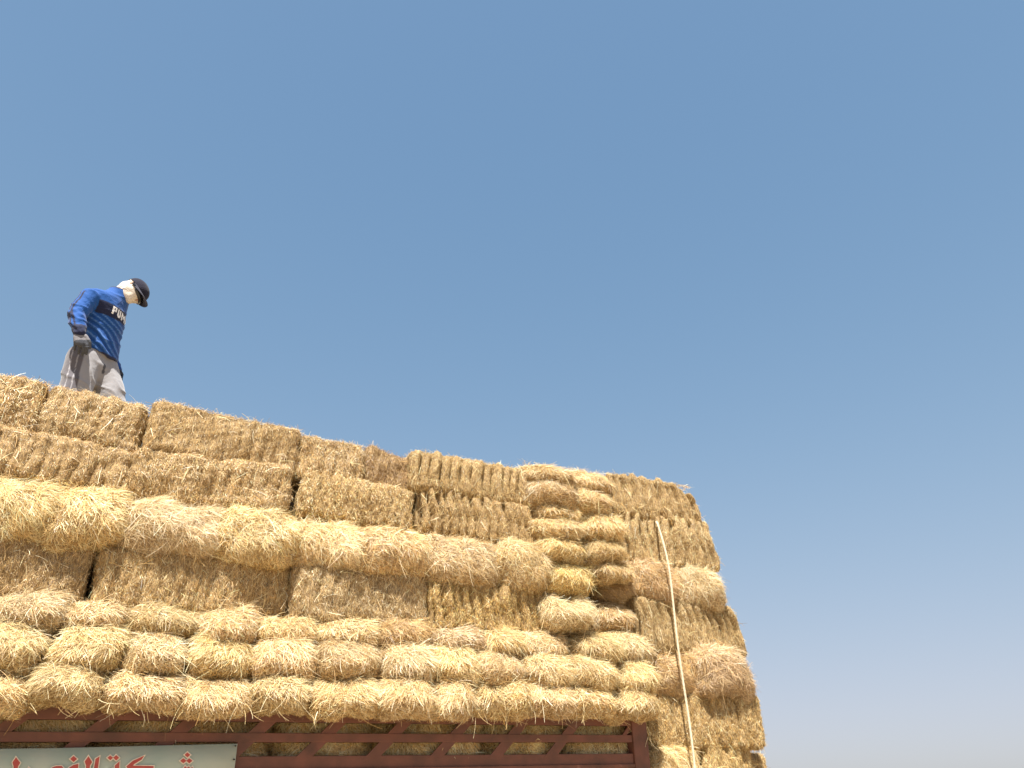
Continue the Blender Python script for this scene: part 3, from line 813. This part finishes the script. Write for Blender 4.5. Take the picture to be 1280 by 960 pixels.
# trousers
def wave(co, d, k, ph=0.0): return np.sin(co@np.array(d)*k + ph)
def tr_col(co, nv):
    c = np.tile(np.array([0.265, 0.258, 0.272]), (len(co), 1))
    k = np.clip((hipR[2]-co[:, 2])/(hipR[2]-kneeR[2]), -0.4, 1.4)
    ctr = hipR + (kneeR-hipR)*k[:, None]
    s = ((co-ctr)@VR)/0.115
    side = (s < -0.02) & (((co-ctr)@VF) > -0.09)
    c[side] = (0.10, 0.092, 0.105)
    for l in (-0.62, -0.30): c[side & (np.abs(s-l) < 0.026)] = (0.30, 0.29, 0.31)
    fly = (np.abs((co-man(130, 460, 0.1))@VR) < 0.008) & (np.abs((co-man(130, 460, 0.1))@VU) < 0.035)
    c[fly] = (0.06, 0.06, 0.07)
    return c
def tr_disp(co, nv):
    low = np.clip((hipR[2]+0.05-co[:, 2])/0.2, 0, 1)
    cr = np.abs(wave(co, ruf(0.6, 0.75, 0.2), 31, 0.4)+0.7*wave(co, ruf(-0.7, 0.6, 0.3), 24))
    return 0.006*low*np.exp(-(cr/0.25)**2) + 0.002*low*wave(co, ruf(0.55, 0.8, 0.2), 62, 1.0)*(0.5+0.5*wave(co, ruf(0.9, -0.3, 0.2), 21)) + 0.004*wave(co, ruf(0.9, -0.5, 0.2), 37)*low
M_TROUSER = cloth('grey_sweat_cloth', 0.85, 0.15, 0.25, 14, 0.3)
B = Blob()
B.loft([(hem+T_AX*0.05, LEFT*0.125, FRONT*0.095), (hem, LEFT*0.130, FRONT*0.100), (man(111, 449, 0.0), LEFT*0.155, FRONT*0.125), (man(111, 462, 0.0), LEFT*0.16, FRONT*0.13), (man(112, 476, 0.0), LEFT*0.12, FRONT*0.085)])
for hp, kn, an in ((hipR, kneeR, ankR), (hipL, kneeL, ankL)):
    B.limb([hp+np.array([0, 0, 0.03]), hp*0.45+kn*0.55, kn, an+np.array([0, 0, 0.02])], [0.112, 0.108, 0.095, 0.075])
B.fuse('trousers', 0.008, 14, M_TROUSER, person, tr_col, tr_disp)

# jersey
M_JERSEY = cloth('blue_jersey_cloth', 0.78, 0.2, 0.5, 11, 0.15)
def seg_coord(co, a, b):
    d = b-a; k = np.clip(((co-a)@d)/(d@d), 0, 1); q = a+k[:, None]*d
    return k, np.linalg.norm(co-q, axis=1), co-q
def jr_col(co, nv):
    c = np.tile(np.array([0.008, 0.068, 0.27]), (len(co), 1)); NAVY = np.array([0.010, 0.014, 0.045])
    t = (co-hem)@T_AX; LT = np.linalg.norm(neck-hem)
    k1, d1, v1 = seg_coord(co, shR, elR); k2, d2, v2 = seg_coord(co, elR, wrR); k3, d3, _ = seg_coord(co, shL, elL); k4, d4, _ = seg_coord(co, elL, wrL)
    dt = np.linalg.norm((co-hem) - t[:, None]*T_AX, axis=1)
    kt, dtt, vt = seg_coord(co, hem, chest)
    arm = (np.minimum(d1, d2) < 0.075) & (k1 > 0.12); armL = (np.minimum(d3, d4) < 0.075) & (k3 > 0.2)
    tors = ~(arm | armL)
    # pale and darker diagonal lines along the fold waves, lower front
    ph = (co@ruf(0.62, 0.72, 0.1))*165 + 2.2*wave(co, ruf(0.8, -0.6, 0.2), 13) + 1.5*wave(co, ruf(0.2, 1, 0.4), 27)
    fr = np.mod(ph/6.283, 1.0)
    line = tors & (fr < 0.20) & (t < LT*0.66)
    c[line] = (0.075, 0.17, 0.42)
    dk = tors & (fr > 0.5) & (fr < 0.8) & (t < LT*0.66); c[dk] = (0.006, 0.046, 0.20)
    band = tors & (t > LT-0.225) & (t < LT-0.130); c[band] = NAVY
    # sleeve stripes down the outer arm
    side = -(VR*0.8 + VF*0.1)
    for k, v, d in ((k1, v1, d1), (k2, v2, d2)):
        on = arm & (d < 0.08); e = nrm(v)
        ang = np.arctan2(e@VF, -(e@VR))
        for l in (-0.05, 0.45, 0.95): c[on & (np.abs(ang-l) < 0.13)] = NAVY
    c[(k2 > 0.86) & (d2 < 0.075)] = NAVY
    kc = (co-neck)@T_AX; c[(kc > 0.028) & tors] = NAVY
    c[(t < -0.026) & tors] = NAVY*1.5
    return c
def jr_disp(co, nv):
    ph = (co@ruf(0.62, 0.72, 0.1))*165 + 2.2*wave(co, ruf(0.8, -0.6, 0.2), 13) + 1.5*wave(co, ruf(0.2, 1, 0.4), 27)
    t = (co-hem)@T_AX
    k2, d2, _ = seg_coord(co, elR, wrR)
    cr = np.abs(wave(co, ruf(0.35, 0.9, 0.3), 38, 0.7)+0.6*wave(co, ruf(-0.8, 0.5, 0.3), 29))
    return 0.0020*np.cos(ph-0.5)*np.clip((0.36-t)/0.2, 0.15, 1) + 0.007*np.exp(-(cr/0.28)**2)*np.clip((0.40-t)/0.3, 0.45, 1) + 0.0022*np.sin((co@nrm(wrR-elR))*130+2*wave(co, VF, 30))*(d2 < 0.075)*(0.5+0.5*wave(co, VR, 40))+0.003*wave(co, ruf(0.7, 0.7, 0.3), 34)
B = Blob()
u2 = lambda w: LEFT*w
def dax(w): return nrm(FRONT - T_AX*(FRONT@T_AX))*w
B.loft([(hem-T_AX*0.035, u2(0.155), dax(0.125)), (hem+T_AX*0.05, u2(0.155), dax(0.122)), (waist, u2(0.150), dax(0.118)), ((waist+chest)/2, u2(0.160), dax(0.120)), (chest-T_AX*0.03, u2(0.17), dax(0.122)),
        (chest+T_AX*0.05, u2(0.165), dax(0.105)), (neck-T_AX*0.02, u2(0.10), dax(0.075)), (neck+T_AX*0.035, u2(0.066), dax(0.064))], 32)
B.limb([chest+(shR-chest)*0.55, shR, elR, wrR+(wrR-elR)*0.05], [0.085, 0.072, 0.060, 0.044])
B.limb([chest+(shL-chest)*0.55, shL, elL, wrL], [0.080, 0.070, 0.056, 0.044])
jersey = B.fuse('jersey', 0.007, 5, M_JERSEY, person, jr_col, jr_disp)

# block letters on the chest band, laid on the cloth
me = jersey.data; bvh = BVHTree.FromPolygons([v.co.copy() for v in me.vertices], [tuple(p.vertices) for p in me.polygons])
GLYPH = {'P': ['11111', '11011', '11011', '11111', '11000', '11000', '11000'], 'U': ['11011', '11011', '11011', '11011', '11011', '11111', '01110'],
         'M': ['11000011', '11100111', '11111111', '11011011', '11011011', '11000011', '11000011'], 'A': ['001100', '011110', '110011', '110011', '111111', '110011', '110011']}
M_WHITE = noisy('white_print', (0.72, 0.72, 0.74), (0.80, 0.80, 0.80), 30, 0.6, 0.3)
FD = dax(1.0); mid = neck - T_AX*0.178 - BASE
cw, ch = 0.0072, 0.0084
total = sum(len(GLYPH[k][0]) for k in 'PUMA')*cw + 3*0.009
x0 = -total/2 - 0.004
for k in 'PUMA':
    gl = GLYPH[k]; bm = bmesh.new(); vm = {}
    def vert(i, j):
        if (i, j) not in vm:
            o = mid + LEFT*(x0+i*cw) + T_AX*((3.5-j)*ch) + FD*0.5
            hit = bvh.ray_cast(Vector(o), Vector(-FD), 0.6)
            vm[(i, j)] = bm.verts.new((hit[0] + Vector(FD)*0.004) if hit[0] is not None else Vector(o-FD*0.4))
        return vm[(i, j)]
    for j, line in enumerate(gl):
        for i, q in enumerate(line):
            if q == '1': bm.faces.new((vert(i, j), vert(i, j+1), vert(i+1, j+1), vert(i+1, j)))
    o = finish(bm, 'chest_letter', M_WHITE, jersey, 0)
    x0 += len(gl[0])*cw + 0.010

# gloves: palm, four unequal bent fingers, thumb from the side
M_GLOVE = cloth('glove_knit', 0.8, 0.2, 0.2, 60)
def glove(wrist, palm_dir, across, back, dark, k=1.0):
    pd, ac, bk = nrm(palm_dir), nrm(across), nrm(back)
    def colf(co, nv):
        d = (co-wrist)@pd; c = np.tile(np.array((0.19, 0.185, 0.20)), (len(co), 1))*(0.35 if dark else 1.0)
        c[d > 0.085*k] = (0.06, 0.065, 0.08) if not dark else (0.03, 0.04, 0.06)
        if not dark: c[d < 0.012] = (0.58, 0.54, 0.53); c[(d < -0.012)] = (0.52, 0.44, 0.44)
        return c
    B = Blob()
    B.limb([wrist-pd*0.03, wrist+pd*0.01, wrist+pd*0.05*k, wrist+pd*0.088*k], [0.036, 0.034, 0.043, 0.042], 0.55, bk)
    for i, (off, L) in enumerate(((-0.033, 0.058), (-0.011, 0.075), (0.011, 0.080), (0.032, 0.070))):
        b0 = wrist + pd*0.082*k + ac*off
        m1 = b0 + pd*L*0.5*k - bk*0.004 + ac*off*0.15; m2 = m1 + pd*L*0.36*k - bk*L*0.28; m3 = m2 + pd*L*0.16*k - bk*L*0.30
        B.limb([b0-pd*0.02, m1, m2, m3], [0.0115, 0.0108, 0.0098, 0.0085], 1.0)
    tb = wrist + pd*0.035*k + ac*0.034
    B.limb([tb, tb+pd*0.035+ac*0.024-bk*0.008, tb+pd*0.070+ac*0.026-bk*0.022], [0.017, 0.0135, 0.0105])
    return B.fuse('glove', 0.0032, 2, M_GLOVE, person, colf)
glove(wrR, man(103, 440, 0.31)-wrR, ruf(0.95, -0.1, 0.25), ruf(0.1, 0.1, 1.0), False, 0.95)
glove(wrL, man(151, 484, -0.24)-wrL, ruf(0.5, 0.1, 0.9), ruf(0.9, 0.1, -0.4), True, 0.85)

# face cloth wrapped round head and neck, with folds
M_WRAP = cloth('pale_face_cloth', 0.95, 0.05, 0.7, 22)
B = Blob()
B.ball(head-H_UP*0.012, H_FR*0.104, H_RT*0.084, H_UP*0.112)
B.ball(head+H_FR*0.080-H_UP*0.035, H_FR*0.032, H_RT*0.032, H_UP*0.055)
B.limb([neck+T_AX*0.0, head-H_UP*0.055-H_FR*0.015], [0.064, 0.066])
B.limb([head-H_UP*0.10+H_FR*0.03, neck+FD*0.05+T_AX*0.01], [0.035, 0.030])
B.fuse('face_cloth', 0.007, 4, M_WRAP, person, const((0.60, 0.54, 0.47)), lambda co, nv: 0.004*np.sin((co@(H_UP*0.8+H_FR*0.5))*95+2.0*wave(co, H_FR, 30))+0.0035*wave(co, H_FR*0.7-H_RT*0.7, 70)*wave(co, H_UP, 33))

# cap: crown, band, brim, button
M_CAP = cloth('navy_cap_cloth', 0.95, 0.08, 0.25, 25, 0.1)
def dome(rad_f, rad_s, rad_u, c, lo, th, n=36, m=14):
    V, Q = [], []
    for layer, g in ((0, 1.0), (1, 1.0-th)):
        for i in range(m+1):
            t = (math.pi/2)*(i/m); z = lo + (1-lo)*math.sin(t)
            rr = math.sqrt(max(0.0, 1-max(0, z)**2.4))
            for j in range(n):
                a = 2*math.pi*j/n
                V.append(c + (H_FR*math.cos(a)*rad_f + H_RT*math.sin(a)*rad_s)*rr*g + H_UP*z*rad_u*g - BASE)
    for l in (0, 1):
        for i in range(m):
            for j in range(n):
                q = [l*(m+1)*n + i*n+j, l*(m+1)*n + i*n+(j+1) % n, l*(m+1)*n + (i+1)*n+(j+1) % n, l*(m+1)*n + (i+1)*n+j]
                Q.append(q if l == 0 else q[::-1])
    for j in range(n): Q.append([j, (m+1)*n+j, (m+1)*n+(j+1) % n, (j+1) % n])
    return V, Q
cc = head + H_UP*0.030
V, Q = dome(0.104, 0.087, 0.082, cc, -0.14, 0.05)
capm = mesh_np('cap', V, Q, np.tile(np.array([0.020, 0.020, 0.034]), (len(V), 1)), M_CAP, np.ones(len(Q), bool)); cap = link('cap', capm, person)
V, Q = [], []
n1, n2 = 18, 8
for side in (0, 1):
    for i in range(n1+1):
        a = (i/n1-0.5)*math.pi*0.86
        for j in range(n2+1):
            k = j/n2
            fx = math.cos(a)*0.106 + k*0.085*math.cos(a)**0.8 if math.cos(a) > 0 else 0.0
            sy = math.sin(a)*0.090*(1-0.06*k)
            dz = -0.004 - 0.006*k*k - 2.4*sy*sy*(0.3+0.7*k) - 0.004*side
            V.append(cc + H_FR*fx + H_RT*sy + H_UP*dz - BASE)
o1 = (n1+1)*(n2+1)
for side in (0, 1):
    for i in range(n1):
        for j in range(n2):
            q = [side*o1+i*(n2+1)+j, side*o1+(i+1)*(n2+1)+j, side*o1+(i+1)*(n2+1)+j+1, side*o1+i*(n2+1)+j+1]
            Q.append(q if side else q[::-1])
rim = [i*(n2+1)+n2 for i in range(n1+1)]
for i in range(n1): Q.append([rim[i], rim[i+1], rim[i+1]+o1, rim[i]+o1])
for e in (0, n1):
    for j in range(n2): a_ = e*(n2+1)+j; Q.append([a_, a_+1, a_+1+o1, a_+o1])
link('brim', mesh_np('brim', V, Q, np.tile(np.array([0.05, 0.05, 0.07]), (len(V), 1)), M_CAP, np.ones(len(Q), bool)), cap)  # brim lighter than the crown: its sunlit top put into the colour
# dark wrap-round band under the brim, narrower at its sides
V, Q = [], []
n1 = 28
for i in range(n1+1):
    a = (i/n1-0.5)*math.pi*0.92
    for (g, dz) in ((1.0, -0.018), (1.0, 0.018), (0.96, 0.018), (0.96, -0.018)):
        wz = dz*(1.0 if abs(a) < 0.9 else 0.45)
        V.append(head + H_FR*math.cos(a)*0.116*g + H_RT*math.sin(a)*0.093*g + H_UP*(0.004+wz) - BASE)
for i in range(n1):
    for k in range(4): Q.append([i*4+k, i*4+(k+1) % 4, (i+1)*4+(k+1) % 4, (i+1)*4+k])
Q += [[0, 1, 2, 3], [n1*4+3, n1*4+2, n1*4+1, n1*4]]
M_EYEBAND = noisy('eye_band_dark', (0.012, 0.012, 0.016), (0.02, 0.02, 0.025), 10, 0.12, 0.5)
link('dark_eye_band', mesh_np('dark_eye_band', V, Q, mat=M_EYEBAND, smooth=np.ones(len(Q), bool)), person)
# shoes on the straw
M_SHOE = cloth('shoe_leather', 0.7, 0.3, 0.1, 40)
for an in (ankR, ankL):
    B = Blob(); B.limb([an+np.array([0, 0, 0.02]), an-np.array([0, 0, 0.03]), an+FRONT*0.10-np.array([0, 0, 0.045]), an+FRONT*0.17-np.array([0, 0, 0.05])], [0.042, 0.045, 0.042, 0.032], 0.9)
    B.fuse('shoe', 0.008, 3, M_SHOE, person, const((0.05, 0.045, 0.04)))
print('man hip', hipR, 'floor', FLOOR, 'knee', kneeR)
